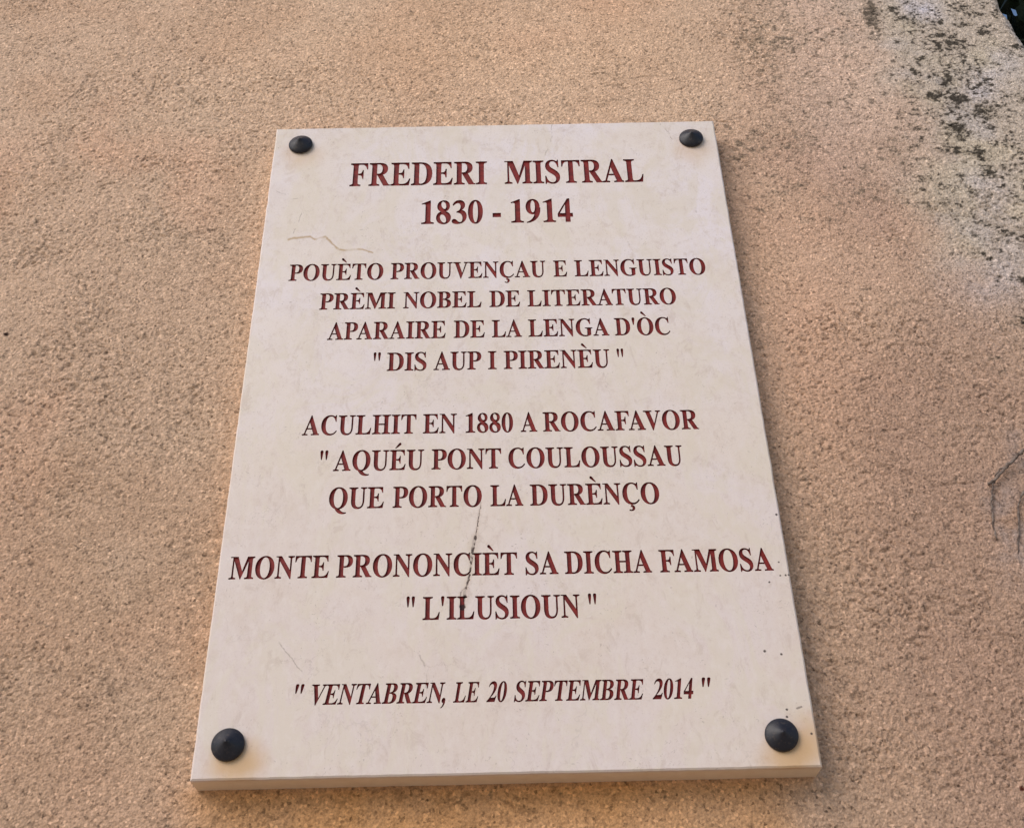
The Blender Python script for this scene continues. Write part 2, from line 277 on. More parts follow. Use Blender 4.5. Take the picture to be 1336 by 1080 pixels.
# ------------------------------------------------------------------ the wall: one skin that wraps its right corner
def stretch(lo, core0, core1, hi, step, g=1.07):
    c = list(np.arange(core0, core1, step)); s = step; a = core0; L = []
    while a > lo: s *= g; a -= s; L.append(max(a, lo))
    s = step; b = c[-1]; Rr = []
    while b < hi - 1e-6: s *= g; b += s; Rr.append(min(b, hi))
    return np.array(L[::-1] + c + Rr)
def build_wall():
    XE, RAD, DEP, step = .5338, .016, .34, .00100
    arc = RAD * math.pi / 2
    us = stretch(-1.9, -.57, XE - RAD + arc + .01, XE - RAD + arc + DEP, step)
    zs = stretch(0.0, PZ - .38, PZ + .56, 3.3, step)
    U, Z = np.meshgrid(us, zs); nz, nu = U.shape
    u0 = XE - RAD; th = np.clip((U - u0) / RAD, 0, math.pi / 2)
    X = np.where(U < u0, U, u0 + RAD * np.sin(th)); Y = np.where(U < u0, 0, RAD * (1 - np.cos(th)))
    Y = Y + np.maximum(U - u0 - arc, 0)
    NX, NY = np.sin(th), -np.cos(th)
    zz = Z - PZ
    # the corner is uneven: it leans and is worn back towards the top
    lean = -.0115 * sst(zz, .425, .500) + .004 * fbm(Z, Z * 0 + 3, .05, 90, 3) + .006 * sst(-zz, -.40, 0)
    X = X + lean * sst(U, u0 - .08, u0)
    q = U                     # noise coordinate along the skin
    dens = np.clip(step / np.maximum(np.gradient(us)[None, :], np.gradient(zs)[:, None]), 0, 1)
    low = fbm(q, Z, .30, 1, 3) * .0028 + fbm(q, Z, .06, 11, 3) * .0009
    wx = q + .004 * fbm(q, Z, .02, 61, 2); wz = Z + .004 * fbm(q, Z, .02, 71, 2)
    sm = sst(fbm(q, Z, .12, 31, 3), -.55, .5)              # how rough the float left it here
    # smoother band along the foot of the photograph and greyer smooth patch
    grain = fbm(wx, wz * 1.15, .0034, 21, 3, .8)
    grit = fbm(wx, wz, .0023, 41, 2, .9)
    pits = sst(fbm(wx + wz * .5, wz * 1.5, .0031, 51, 2) + .35 * fbm(q, Z, .035, 56, 3), .45, 1.05)
    hgt = grain * .00036 + grit * .00046 - pits * .0009
    hgt = hgt * (.55 + .65 * sm) * dens
    soft = sst(-(zz * 1000) + 8 * fbm(q, Z, .06, 58, 2), 300, 318) * sst(U, -.10, .02)   # a later, smoother coat along the foot
    hgt = hgt * (1 - .50 * soft)
    # a hairline shrinkage crack that ends at the climber
    ck = np.abs(zz * 1000 + 83.5 - .02 * (U * 1000 - 330) + 1.6 * fbm(q, Z * 0 + 1, .02, 59, 3))
    ck = (1 - sst(ck, .5, 1.3)) * sst(U, .318, .326) * (1 - sst(U, .352, .362))
    hgt = hgt - .0007 * ck
    d = low + hgt
    # the plaque's bed: keep the skin just behind the slab's back
    inb = sst(.215 - np.abs(U), 0, .02) * sst(.313 - np.abs(zz), 0, .02)
    d = d * (1 - inb) + (-.0006 + hgt * .3) * inb
    d = np.where(Y > .03, d * .6, d)
    X = X + NX * d; Y = Y + NY * d
    # -------- pigment of the render, plus a painted fall-off of light downwards
    x = q * 1000; z = zz * 1000
    def C(r_, g_, b_): return np.array(srgb(r_, g_, b_)[:3])
    def lay(col, c, a): return col * (1 - a[..., None]) + c * a[..., None]
    col = np.ones(U.shape + (3,)) * C(210, 178, 151)
    A = sst(fbm(q, Z, .22, 101, 4), -.5, .6)
    col = lay(col, C(217, 189, 162), A * .6)
    B_ = sst(fbm(q, Z, .11, 121, 4), .0, .9)
    col = lay(col, C(199, 161, 131), B_ * .45)
    col = lay(col, C(192, 158, 138), sst(x, 150, 300) * .75 * (.6 + .4 * fbm(q, Z, .09, 141, 3)).clip(0, 1))
    col = lay(col, C(232, 172, 138), sst(fbm(q, Z, .16, 151, 4), .25, 1.0) * .22)
    col = lay(col, C(226, 168, 134), np.exp(-((x - 255) / 60) ** 2 - ((z - 60) / 150) ** 2) * .35)
    col = lay(col, C(226, 184, 148), np.exp(-((x + 0) / 260) ** 2 - ((z - 430) / 110) ** 2) * .55)
    # warmer, unwashed render close round the slab and most of all beneath it
    dx = np.maximum(np.abs(x) - 200, 0); dz = np.maximum(np.abs(z) - 298, 0); dist = np.hypot(dx, dz)
    near = np.exp(-dist / 38) * (.65 + .5 * fbm(q, Z, .05, 161, 3)).clip(0, 1.2)
    col = lay(col, C(222, 168, 122), near.clip(0, 1) * .08 * np.where(x > 200, .55, 1))
    und = sst(-z, 292, 304) * sst(215 - np.abs(x + 12 + 12 * fbm(q, Z, .05, 171, 2)), 0, 55) * np.exp(-np.maximum(-z - 300, 0) / 240)
    col = lay(col, C(236, 168, 92), (und * (.85 + .3 * fbm(q, Z, .06, 181, 3))).clip(0, 1) * .95)
    und2 = sst(-z, 330, 380) * sst(x, 190, 260) * .45
    col = lay(col, C(220, 188, 168), und2)
    # pale grey weathered zone of the upper right with its lichens
    gl = 385 + (z - 250) * -.045 + 26 * fbm(q, Z, .10, 201, 4)
    grey = sst(x, gl - 55, gl + 35) * sst(z, -10, 170 + 30) 
    col = lay(col, C(198, 184, 168), grey.clip(0, 1) * .85)
    col = lay(col, C(200, 188, 180), (grey * sst(fbm(q, Z, .05, 221, 3), .15, .8)).clip(0, 1) * .7)
    for (mx, mz), rr, a in ((D['misc']['pale'], 22, .75), (D['misc']['pale2'], 16, .6), ((440, 232), 26, .5), ((480, 380), 22, .45), ((420, 110), 30, .4)):
        e = np.exp(-(((x - mx) / rr) ** 2 + ((z - mz) / (rr * .9)) ** 2)) * (.7 + .6 * fbm(q, Z, .02, 231, 3)).clip(0, 1.3)
        col = lay(col, C(212, 204, 208), (e * a).clip(0, 1))
    col = lay(col, C(204, 190, 160), (grey * sst(fbm(q, Z, .06, 241, 3), .2, .9)).clip(0, 1) * .35)
    gn = sst(x, 250, 330) * sst(z, 200, 330) * (1 - grey)   # pinker fringe
    col = lay(col, C(222, 192, 172), gn.clip(0, 1) * .5)
    col = lay(col, C(172, 138, 110), sst(-z, -420, 330) * .50)   # light fall-off down the wall, painted into its colour
    col = lay(col, C(170, 138, 118), sst(x, 225, 330) * sst(-z, -160, 60) * .5)
    spot = np.zeros(U.shape)
    for cx, cz, rx, rz, s in D['lichen']:
        e = ((x - cx) / (rx * 1.35)) ** 2 + ((z - cz) / (rz * 1.35)) ** 2
        spot = np.maximum(spot, s * np.exp(-e * .9))
    for cx, cz, rx, rz, s in ((452, 340, 52, 95, .58), (440, 450, 50, 60, .50), (474, 240, 46, 70, .46), (350, 440, 55, 50, .38), (295, 455, 40, 40, .40), (300, 330, 80, 60, .34), (232, 290, 34, 26, .50), (385, 275, 50, 40, .42), (450, 160, 40, 60, .36), (330, 215, 70, 30, .38), (255, 232, 45, 28, .36), (400, 215, 40, 30, .38)):
        spot = np.maximum(spot, s * np.exp(-(((x - cx) / rx) ** 2 + ((z - cz) / rz) ** 2) * .8))
    back = .42 * grey * (.7 + .5 * fbm(q, Z, .05, 248, 3)) * sst(z, 60, 260) + (.36 + .25 * fbm(q, Z, .045, 249, 3)) * sst(x, 200, 280) * sst(z, 210, 300) * (1 - grey)
    f1 = fbm(q, Z * 1.25, .0056, 251, 3, .9)
    f2 = fbm(q, Z * 1.3, .0042, 255, 3, .8)
    lv = np.maximum(spot * 1.0, back * .9) + f1 * .58 + f2 * .55
    L1 = sst(lv, .60, .98)
    L2 = sst(np.maximum(spot, back) + f1 * .45 + f2 * .25, .26, .95)
    col = lay(col, C(140, 126, 106), L2 * .55)
    col = lay(col, C(50, 45, 38), L1 * (.48 + .42 * sst(x, 350, 420)))
    for key, rr, cc in (('hole', 2.6, C(58, 38, 30)), ('brown', 2.4, C(90, 44, 32))):
        mx, mz = D['misc'][key]
        e = np.hypot(x - mx, z - mz) + 1.0 * fbm(q, Z, .004, 261, 2)
        col = lay(col, cc, 1 - sst(e, rr * .75, rr * 1.15))
    # grey root marks of the vanished climber
    for (mx, mz), rr, a in (((372, -95), 14, .3), (D['misc']['roots'], 20, .45), ((396, -55), 10, .45), ((380, -175), 12, .35)):
        e = np.exp(-(((x - mx) / rr) ** 2 + ((z - mz) / (rr * 1.8)) ** 2)) * (.6 + .8 * fbm(q, Z, .012, 271, 3)).clip(0, 1.4)
        col = lay(col, C(160, 150, 148), (e * a).clip(0, 1))
    col = col * (1 - .22 * ck)[..., None]
    col = col * (1 - .30 * pits * dens)[..., None]          # darker in the pits
    V = np.stack([X, Y, Z], -1).reshape(-1, 3).astype(np.float32)
    idx = np.arange(nz * nu).reshape(nz, nu)
    q4 = np.stack([idx[:-1, :-1], idx[:-1, 1:], idx[1:, 1:], idx[1:, :-1]], -1).reshape(-1, 4)
    # closing faces: left end, back, top and bottom
    nv = len(V); bk = np.array([[us[0], DEP, zs[0]], [us[0], DEP, zs[-1]]], np.float32)
    V = np.vstack([V, bk])
    loops = [q4.reshape(-1)]; tot = [4] * len(q4)
    left = list(idx[::-1, 0]) + [nv, nv + 1]
    back_ = [nv, nv + 1] + list(idx[::-1, -1]); top = list(idx[-1, :]) + [nv + 1]
    for L in (left, back_, top): loops.append(np.array(L)); tot.append(len(L))
    loops = np.concatenate(loops).astype(np.int32); tot = np.array(tot, np.int32)
    me = bpy.data.meshes.new('rendered_wall')
    me.vertices.add(len(V)); me.vertices.foreach_set('co', V.ravel())
    me.loops.add(len(loops)); me.loops.foreach_set('vertex_index', loops)
    me.polygons.add(len(tot)); st = np.concatenate([[0], np.cumsum(tot)[:-1]]).astype(np.int32)
    me.polygons.foreach_set('loop_start', st)
    try: me.polygons.foreach_set('loop_total', tot)
    except Exception: pass
    me.polygons.foreach_set('use_smooth', np.arange(len(tot)) < len(q4))
    me.update(calc_edges=True)
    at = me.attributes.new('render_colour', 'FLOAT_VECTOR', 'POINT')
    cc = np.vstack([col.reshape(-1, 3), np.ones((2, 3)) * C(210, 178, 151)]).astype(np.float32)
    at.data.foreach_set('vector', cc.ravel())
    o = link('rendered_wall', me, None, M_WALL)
    tag(o, 'tan rough lime-rendered wall behind the plaque, greyed and lichen-spotted at upper right', 'wall')
build_wall()

# ------------------------------------------------------------------ ground
def build_ground():
    n = 60; V, F = [], []
    rr = [0] + [0.4 * 1.16 ** i for i in range(34)]
    for r_ in rr[1:]:
        for j in range(n):
            a = 2 * math.pi * j / n; V.append((r_ * math.cos(a), r_ * math.sin(a), 0.0))
    V.append((0, 0, 0)); c = len(V) - 1
    for j in range(n): F.append((c, j, (j + 1) % n))
    for i in range(len(rr) - 2):
        for j in range(n):
            a, b = i * n + j, i * n + (j + 1) % n; F.append((a, a + n, b + n, b))
    o = link('ground', mesh('ground', V, F), None, M_GROUND); tag(o, kind='structure')
build_ground()

# ------------------------------------------------------------------ letterforms: bold roman capitals, 1000 units to the em
def bez(p0, p1, p2, p3, n=7):
    return [tuple((1-t)**3*a + 3*(1-t)**2*t*b + 3*(1-t)*t*t*c + t**3*d for a, b, c, d in zip(p0, p1, p2, p3)) for t in [i / n for i in range(1, n + 1)]]
def path(s):
    tok = s.replace(',', ' ').split(); i = 0; pts = []
    while i < len(tok):
        k = tok[i]
        if k in 'ML': pts.append((float(tok[i+1]), float(tok[i+2]))); i += 3
        elif k == 'C':
            v = [float(t) for t in tok[i+1:i+7]]; pts += bez(pts[-1], v[0:2], v[2:4], v[4:6]); i += 7
        else: i += 1
    return pts
def ell(cx, cy, rx, ry, k=.58, tilt=0.0, n=7):
    P = [(cx + rx, cy)]
    for a, b, c in (((1, k), (k, 1), (0, 1)), ((-k, 1), (-1, k), (-1, 0)), ((-1, -k), (-k, -1), (0, -1)), ((k, -1), (1, -k), (1, 0))):
        P += bez(P[-1], *[(cx + rx * q[0], cy + ry * q[1]) for q in (a, b, c)], n=n)
    return [(x + tilt * (y - cy), y) for x, y in P[:-1]]
HS = 34                                   # thickness of a serif
def serif(x0, x1, xs, xe, y, up, b=70):   # bracketed slab foot (up=+1) or head (up=-1) on a stem x0..x1
    h = HS * up; q = b * up
    P = [(xs, y), (xe, y), (xe, y + h)]
    if xe > x1 + 1: P += bez((xe, y + h), (xe - (xe - x1) * .75, y + h * 1.3), (x1, y + h * 1.6), (x1, y + h + q), 4)
    else: P += [(x1, y + h + q)]
    P += [(x0, y + h + q)]
    if xs < x0 - 1: P += bez((x0, y + h + q), (x0, y + h * 1.6), (xs + (x0 - xs) * .75, y + h * 1.3), (xs, y + h), 4)
    else: P += [(xs, y + h)]
    return P
def rect(x0, y0, x1, y1): return [(x0, y0), (x1, y0), (x1, y1), (x0, y1)]
def stem(x0, x1, bs=None, ts=None, y0=0, y1=676, b=60):
    out = [('+', rect(x0, y0 + 5, x1, y1 - 5))]
    if bs: out.append(('+', serif(x0, x1, bs[0], bs[1], y0, 1, b)))
    if ts: out.append(('+', serif(x0, x1, ts[0], ts[1], y1, -1, b)))
    return out
P_, H_ = (lambda s: ('+', path(s))), (lambda s: ('-', path(s)))
G = {}
toparm = lambda xr, d=185: P_(f'M 110,676 L {xr},676 L {xr+8},{676-d} L {xr-14},{676-d} C {xr-32},{690-d+55} {xr-75},636 {xr-190},636 L 110,636')
midarm = P_('M 240,364 L 300,364 C 375,362 405,395 418,470 L 442,470 L 442,215 L 418,215 C 405,298 375,324 300,324 L 240,324')
G['E'] = (667, stem(112, 262, (16, 330), (16, 300)) + [toparm(596), midarm, P_('M 112,0 L 604,0 L 645,195 L 619,195 C 578,88 510,40 380,40 L 112,40')])
G['F'] = (611, stem(112, 262, (16, 362), (16, 300)) + [toparm(575), midarm])
G['L'] = (667, stem(117, 267, (19, 330), (19, 372)) + [P_('M 117,0 L 600,0 L 640,222 L 613,222 C 575,95 500,40 380,40 L 117,40')])
G['T'] = (667, stem(258, 408, (160, 506), None) + [P_('M 31,676 L 636,676 L 640,488 L 614,488 C 590,600 545,636 440,636 L 227,636 C 122,636 77,600 53,488 L 27,488')])
G['I'] = (389, stem(120, 270, (20, 370), (20, 370)))
G['H'] = (778, stem(121, 271, (21, 370), (21, 370)) + stem(508, 658, (409, 759), (409, 759)) + [('+', rect(250, 322, 530, 364))])
G['D'] = (722, stem(112, 262, (14, 270), (14, 270)) + [P_('M 112,676 L 330,676 C 560,676 690,550 690,343 C 690,120 550,0 310,0 L 112,0'),
    ('x', path('M 262,638 L 300,638 C 450,638 522,530 522,340 C 522,140 450,38 330,38 C 280,38 262,50 262,85'))])
G['B'] = (667, stem(112, 262, (16, 265), (16, 265)) + [P_('M 112,676 L 340,676 C 500,676 592,620 592,515 C 592,425 522,370 400,355 C 540,345 622,290 622,190 C 622,65 520,0 350,0 L 112,0'),
    ('x', path('M 262,638 L 300,638 C 390,638 432,600 432,508 C 432,412 380,372 290,372 L 262,372')),
    ('x', path('M 262,332 L 300,332 C 400,332 456,285 456,185 C 456,90 410,38 320,38 C 280,38 262,50 262,90'))])
G['P'] = (611, stem(112, 262, (16, 362), (16, 265)) + [P_('M 112,676 L 350,676 C 510,676 602,610 602,490 C 602,372 510,300 350,300 L 240,300 L 112,300'),
    ('x', path('M 262,638 L 305,638 C 400,638 442,590 442,490 C 442,390 400,338 305,338 L 262,338'))])
G['R'] = (722, stem(118, 268, (22, 366), (22, 270)) + [P_('M 118,676 L 370,676 C 530,676 622,615 622,500 C 622,390 530,318 370,318 L 118,318'),
    ('x', path('M 268,638 L 315,638 C 415,638 460,590 460,500 C 460,405 415,354 315,354 L 268,354')),
    P_('M 296,335 L 455,345 L 640,62 C 655,38 678,24 715,22 L 715,0 L 505,0 L 285,330')])
G['O'] = (778, [('+', ell(389, 336, 354, 355)), ('-', ell(389, 336, 186, 319))])
G['Q'] = (778, G['O'][1] + [P_('M 268,8 C 330,-95 420,-170 560,-176 C 620,-178 670,-168 715,-148 L 708,-124 C 590,-142 500,-95 440,-2 L 350,20')])
G['C'] = (722, [P_('M 648,691 L 650,460 L 624,460 C 597,580 525,652 425,652 C 290,652 216,540 216,345 C 216,140 300,34 440,34 C 530,34 600,70 663,150 L 687,128 C 620,30 520,-19 400,-19 C 190,-19 49,125 49,335 C 49,545 195,691 400,691 C 460,691 500,680 545,662 C 565,654 578,650 590,650 C 607,650 618,663 624,691')])
G['G'] = (778, [P_('M 662,691 L 664,465 L 638,465 C 600,590 530,652 435,652 C 290,652 209,540 209,340 C 209,130 290,24 430,24 C 480,24 518,34 528,52 L 528,230 C 528,285 508,296 432,299 L 432,324 L 755,324 L 755,299 C 695,294 682,285 682,235 L 682,45 C 610,5 520,-19 425,-19 C 200,-19 37,130 37,335 C 37,545 195,691 410,691 C 470,691 515,680 560,662 C 580,654 592,650 604,650 C 621,650 632,663 638,691')])
G['S'] = (556, [P_('M 475,692 L 481,472 L 457,472 C 430,590 370,653 285,653 C 215,653 172,615 172,560 C 172,500 215,465 320,410 C 450,343 515,280 515,180 C 515,65 415,-19 280,-19 C 235,-19 195,-10 150,8 C 125,18 108,22 95,22 C 78,22 66,10 60,-19 L 37,-19 L 33,215 L 58,215 C 90,90 160,20 262,20 C 345,20 393,60 393,125 C 393,190 350,230 235,290 C 110,355 48,415 48,515 C 48,620 135,692 260,692 C 305,692 340,684 385,664 C 405,655 418,652 428,652 C 442,652 450,662 455,692')])
G['U'] = (722, [('+', serif(110, 260, 16, 356, 676, -1, 60)), ('+', serif(560, 608, 470, 702, 676, -1, 50)),
    P_('M 110,600 L 110,260 C 110,70 200,-19 365,-19 C 525,-19 608,75 608,260 L 608,600 L 560,600 L 560,250 C 560,100 500,34 400,34 C 300,34 260,100 260,240 L 260,600')])
G['V'] = (722, [('+', serif(98, 262, 14, 350, 676, -1, 22)), ('+', serif(585, 632, 500, 704, 676, -1, 22)),
    P_('M 92,655 L 352,-18 L 374,-18 L 632,640 L 584,640 L 425,222 L 256,655')])
G['A'] = (722, [P_('M 338,690 L 364,690 L 655,15 L 478,15 L 268,505'), P_('M 338,690 L 70,15 L 120,15 L 302,468 L 364,690'),
    ('+', rect(158, 206, 440, 246)), ('+', serif(72, 120, 8, 232, 0, 1, 10)), ('+', serif(486, 642, 372, 694, 0, 1, 14))])
G['M'] = (944, stem(112, 158, (14, 258), None) + [('+', rect(14, 652, 200, 676)), P_('M 112,676 L 290,676 L 512,190 L 448,-2 L 430,-2 L 112,640'),
    P_('M 430,-2 L 448,-2 L 706,560 L 706,676 L 655,676 L 480,210')] + stem(696, 846, (600, 926), None) + [('+', rect(655, 652, 926, 676)), ('+', serif(700, 846, 700, 926, 676, -1, 50))])
G['N'] = (722, stem(110, 158, (16, 254), None) + stem(562, 610, None, (470, 706)) + [P_('M 16,676 L 212,676 L 586,225 L 610,225 L 610,-18 L 590,-18 L 112,585 L 112,640 C 90,650 60,652 16,654')])
def accent(dx, dy, flip):
    pts = path('M 246,528 L 208,528 L 30,640 C 5,655 5,702 42,712 C 62,716 82,708 98,692')
    if flip: pts = [(250 - x, y) for x, y in pts]
    return ('+', [(x + dx, y + dy) for x, y in pts])
G['È'] = (667, G['E'][1] + [accent(190, 205, False)])
G['É'] = (667, G['E'][1] + [accent(210, 205, True)])
G['Ò'] = (778, G['O'][1] + [accent(225, 215, False)])
G['Ç'] = (722, G['C'][1] + [P_('M 362,0 L 405,0 L 392,-48 C 450,-48 485,-78 485,-128 C 485,-188 430,-222 355,-222 C 320,-222 295,-215 268,-202 L 276,-172 C 300,-184 320,-188 342,-188 C 375,-188 396,-170 396,-138 C 396,-105 380,-88 350,-88 L 332,-90')])
G['0'] = (500, [('+', ell(250, 337, 226, 351)), ('-', ell(250, 337, 88, 318))])
G['1'] = (500, stem(190, 338, (65, 445), None, 0, 600) + [P_('M 338,560 L 338,688 L 318,688 L 65,598 L 65,576 C 150,600 192,590 192,535 L 192,480')])
G['2'] = (500, [P_('M 480,208 L 425,0 L 17,0 L 17,26 C 150,130 300,300 300,470 C 300,555 255,600 190,600 C 125,600 85,570 55,500 L 31,508 C 60,625 140,688 245,688 C 365,688 437,610 437,505 C 437,390 340,280 180,138 L 340,138 C 400,138 427,152 455,208')])
G['3'] = (500, [P_('M 38,545 C 80,640 145,688 240,688 C 350,688 417,630 417,545 C 417,475 380,430 320,400 C 415,365 470,305 470,220 C 470,80 350,-14 180,-14 C 80,-14 16,18 16,68 C 16,105 45,130 82,130 C 115,130 140,115 175,80 C 205,50 230,36 262,36 C 320,36 353,85 353,150 C 353,250 290,320 160,325 L 160,348 C 245,370 293,425 293,500 C 293,560 260,602 200,602 C 145,602 105,575 60,530')])
G['4'] = (500, [P_('M 478,255 L 478,148 L 395,148 L 395,0 L 253,0 L 253,148 L 19,148 L 19,245 L 330,688 L 395,688 L 395,255'), H_('M 253,255 L 253,515 L 75,255')])
G['8'] = (500, [('+', ell(250, 518, 192, 170, tilt=.05)), ('+', ell(250, 176, 224, 190)), ('x', ell(256, 542, 82, 112, tilt=-.22)), ('x', ell(238, 148, 98, 124, tilt=-.30))])
G['9'] = (500, [('+', ell(238, 462, 212, 226)), ('x', ell(240, 470, 78, 184)), P_('M 318,430 L 473,430 C 473,160 320,10 48,-13 L 44,12 C 200,50 318,160 318,400')])
G['-'] = (333, [('+', rect(44, 171, 288, 288))])
G[','] = (250, [('+', ell(115, 78, 78, 78)), P_('M 150,12 L 195,50 C 200,-60 140,-150 50,-182 L 40,-160 C 95,-125 130,-80 118,-5')])
G['"'] = (555, [P_('M 50,660 C 50,712 215,712 215,660 C 215,610 185,500 155,385 L 110,385 C 80,500 50,610 50,660'), P_('M 340,660 C 340,712 505,712 505,660 C 505,610 475,500 445,385 L 400,385 C 370,500 340,610 340,660')])
G["'"] = (278, [P_('M 85,655 C 85,705 193,705 193,655 C 193,610 171,520 153,404 L 125,404 C 107,520 85,610 85,655')])

def area(P): return sum(P[i][0]*P[(i+1) % len(P)][1] - P[(i+1) % len(P)][0]*P[i][1] for i in range(len(P))) / 2
def inside(pts, E):            # even-odd test of points (n,2) against edges (m,4)
    x, y = pts[:, 0:1], pts[:, 1:2]
    y0, y1 = E[None, :, 1], E[None, :, 3]
    c = (y0 > y) != (y1 > y)
    with np.errstate(divide='ignore', invalid='ignore'):
        xi = E[None, :, 0] + (y - y0) / (y1 - y0) * (E[None, :, 2] - E[None, :, 0])
    return (c & (x < xi)).sum(1) % 2 == 1
def edges_of(P): a = np.array(P); return np.hstack([a, np.roll(a, -1, 0)])
GC = {}
def glyph(ch):
    """union of the pieces of a letter: vertices, inside triangles, outline edges (em units)"""
    if ch in GC: return GC[ch]
    V, E = [], []
    for sgn, P in G[ch][1]:
        n0 = len(V); V += [Vector(p) for p in P]; E += [(n0 + i, n0 + (i + 1) % len(P)) for i in range(len(P))]
    ov, oe, of, *_ = delaunay_2d_cdt(V, E, [], 0, .05)
    ov = np.array([tuple(v) for v in ov]); tri = np.array([tuple(t) for t in of])
    cen = ov[tri].mean(1)
    fill = np.zeros(len(tri), bool); cut = np.zeros(len(tri), bool)
    for sgn, P in G[ch][1]:
        ins = inside(cen, edges_of(P))
        if sgn == '+': fill |= ins
        else: cut |= ins
    if ch in 'OQÒ': # the tail and accents must not be cut away by the counter
        ext = np.zeros(len(tri), bool)
        for sgn, P in G[ch][1][2:]: ext |= inside(cen, edges_of(P))
        keep = (fill & ~cut) | ext
    elif ch == '9':
        keep = fill & ~cut
    else: keep = fill & ~cut
    tri = tri[keep]
    a = ov[tri]; ar = (a[:, 1, 0]-a[:, 0, 0])*(a[:, 2, 1]-a[:, 0, 1]) - (a[:, 2, 0]-a[:, 0, 0])*(a[:, 1, 1]-a[:, 0, 1])
    tri[ar < 0] = tri[ar < 0][:, ::-1]
    cnt = {}
    for t in tri:
        for i in range(3): cnt[(t[i], t[(i+1) % 3])] = 1
    bd = [e for e in cnt if (e[1], e[0]) not in cnt]
    used = sorted(set(tri.ravel())); mp = {v: i for i, v in enumerate(used)}
    nrm = np.zeros_like(ov)                      # the cutter's slight overrun: strokes grow by a few units
    for a, b in bd:
        d = ov[b] - ov[a]; L = math.hypot(*d)
        if L > 1e-6: nrm[a] += (d[1] / L, -d[0] / L); nrm[b] += (d[1] / L, -d[0] / L)
    ln = np.hypot(nrm[:, 0], nrm[:, 1])[:, None]
    ov = ov + np.where(ln > .3, nrm / np.maximum(ln, .3), 0) * np.array([10.0, 6.0])
    GC[ch] = (ov[used], [tuple(mp[v] for v in t) for t in tri], [(mp[a], mp[b]) for a, b in bd])
    return GC[ch]

# ------------------------------------------------------------------ the plaque
W2, H2 = .200, .2984
plaque = bpy.data.objects.new('memorial_plaque', None); COL.objects.link(plaque); plaque.location = (0, 0, PZ)
plaque.empty_display_size = .05
tag(plaque, 'pale limestone plaque engraved in red-brown capitals, held by four dark bolts on tan wall', 'plaque')
DEPTH = .0014
mcache = {}
holes = []          # outline edges of every letter in plaque coordinates (x, z)
def letter_mesh(ch, it):
    if (ch, it) in mcache: return mcache[(ch, it)]
    v, tri, bd = glyph(ch)
    sh = .25 if it else 0
    V2 = [((x + sh * y) / 1000, y / 1000) for x, y in v]
    n = len(V2); V = [(x, 1.0, z) for x, z in V2]; F = list(tri)
    # floor slightly dished, sides from the outline up to the stone's face
    bv = sorted({i for e in bd for i in e}); mp = {b: n + i for i, b in enumerate(bv)}
    V += [(V2[b][0], 0.0, V2[b][1]) for b in bv]
    F += [(b, a, mp[a], mp[b]) for a, b in bd]
    me = mesh('letter', V, F); me.materials.append(M_RED)
    mcache[(ch, it)] = (me, V2, bd); return mcache[(ch, it)]
NAMES = {'"': 'quotation_mark', "'": 'apostrophe', '-': 'dash', ',': 'comma'}
cnt = 0
for it, z0, slope, cap, words in D['words']:
    slope = -.0054
    for text, xl, xr in words:
        adv = [G[c][0] * (.93 if it else 1) for c in text]
        # ink extents of the first and the last glyph
        _, A2, _ = letter_mesh(text[0], it); _, B2, _ = letter_mesh(text[-1], it)
        sh0 = min(x for x, z in A2) * 1000; sh1 = max(x for x, z in B2) * 1000
        kern = {'LA': -20, 'AV': -90, 'AT': -60, 'TA': -60, 'FA': -70, "L'": -60, "D'": -10, "'Ò": -20, "'I": 0, 'PA': -50, 'AP': 0, 'VE': -30, 'N,': -60, 'RA': -10, 'AU': -20, 'RT': -20}
        pos, p = [], 0
        for i, c in enumerate(text):
            if i: p += kern.get(text[i-1] + c, 0)
            pos.append(p); p += adv[i]
        ink0, ink1 = pos[0] + sh0, pos[-1] + sh1
        sc = (xr - xl) / (ink1 - ink0)                   # mm per unit
        em = cap / .676 / 1000                            # metres per em
        for c, q in zip(text, pos):
            me, V2, bd = letter_mesh(c, it)
            ox = (xl + (q - ink0) * sc) / 1000; oz = (z0 + slope * ox * 1000) / 1000
            sx = sc * (.93 if it else 1)
            nm = NAMES.get(c) or ('numeral' if c.isdigit() else 'letter')
            o = bpy.data.objects.new(nm, me); COL.objects.link(o); o.parent = plaque
            o.location = (ox, -T, oz); o.scale = (sx, DEPTH + .00003 * (cnt % 3), em)
            holes.append([((ox + V2[a][0] * sx, oz + V2[a][1] * em), (ox + V2[b][0] * sx, oz + V2[b][1] * em)) for a, b in bd])
            cnt += 1
print('letters', cnt)
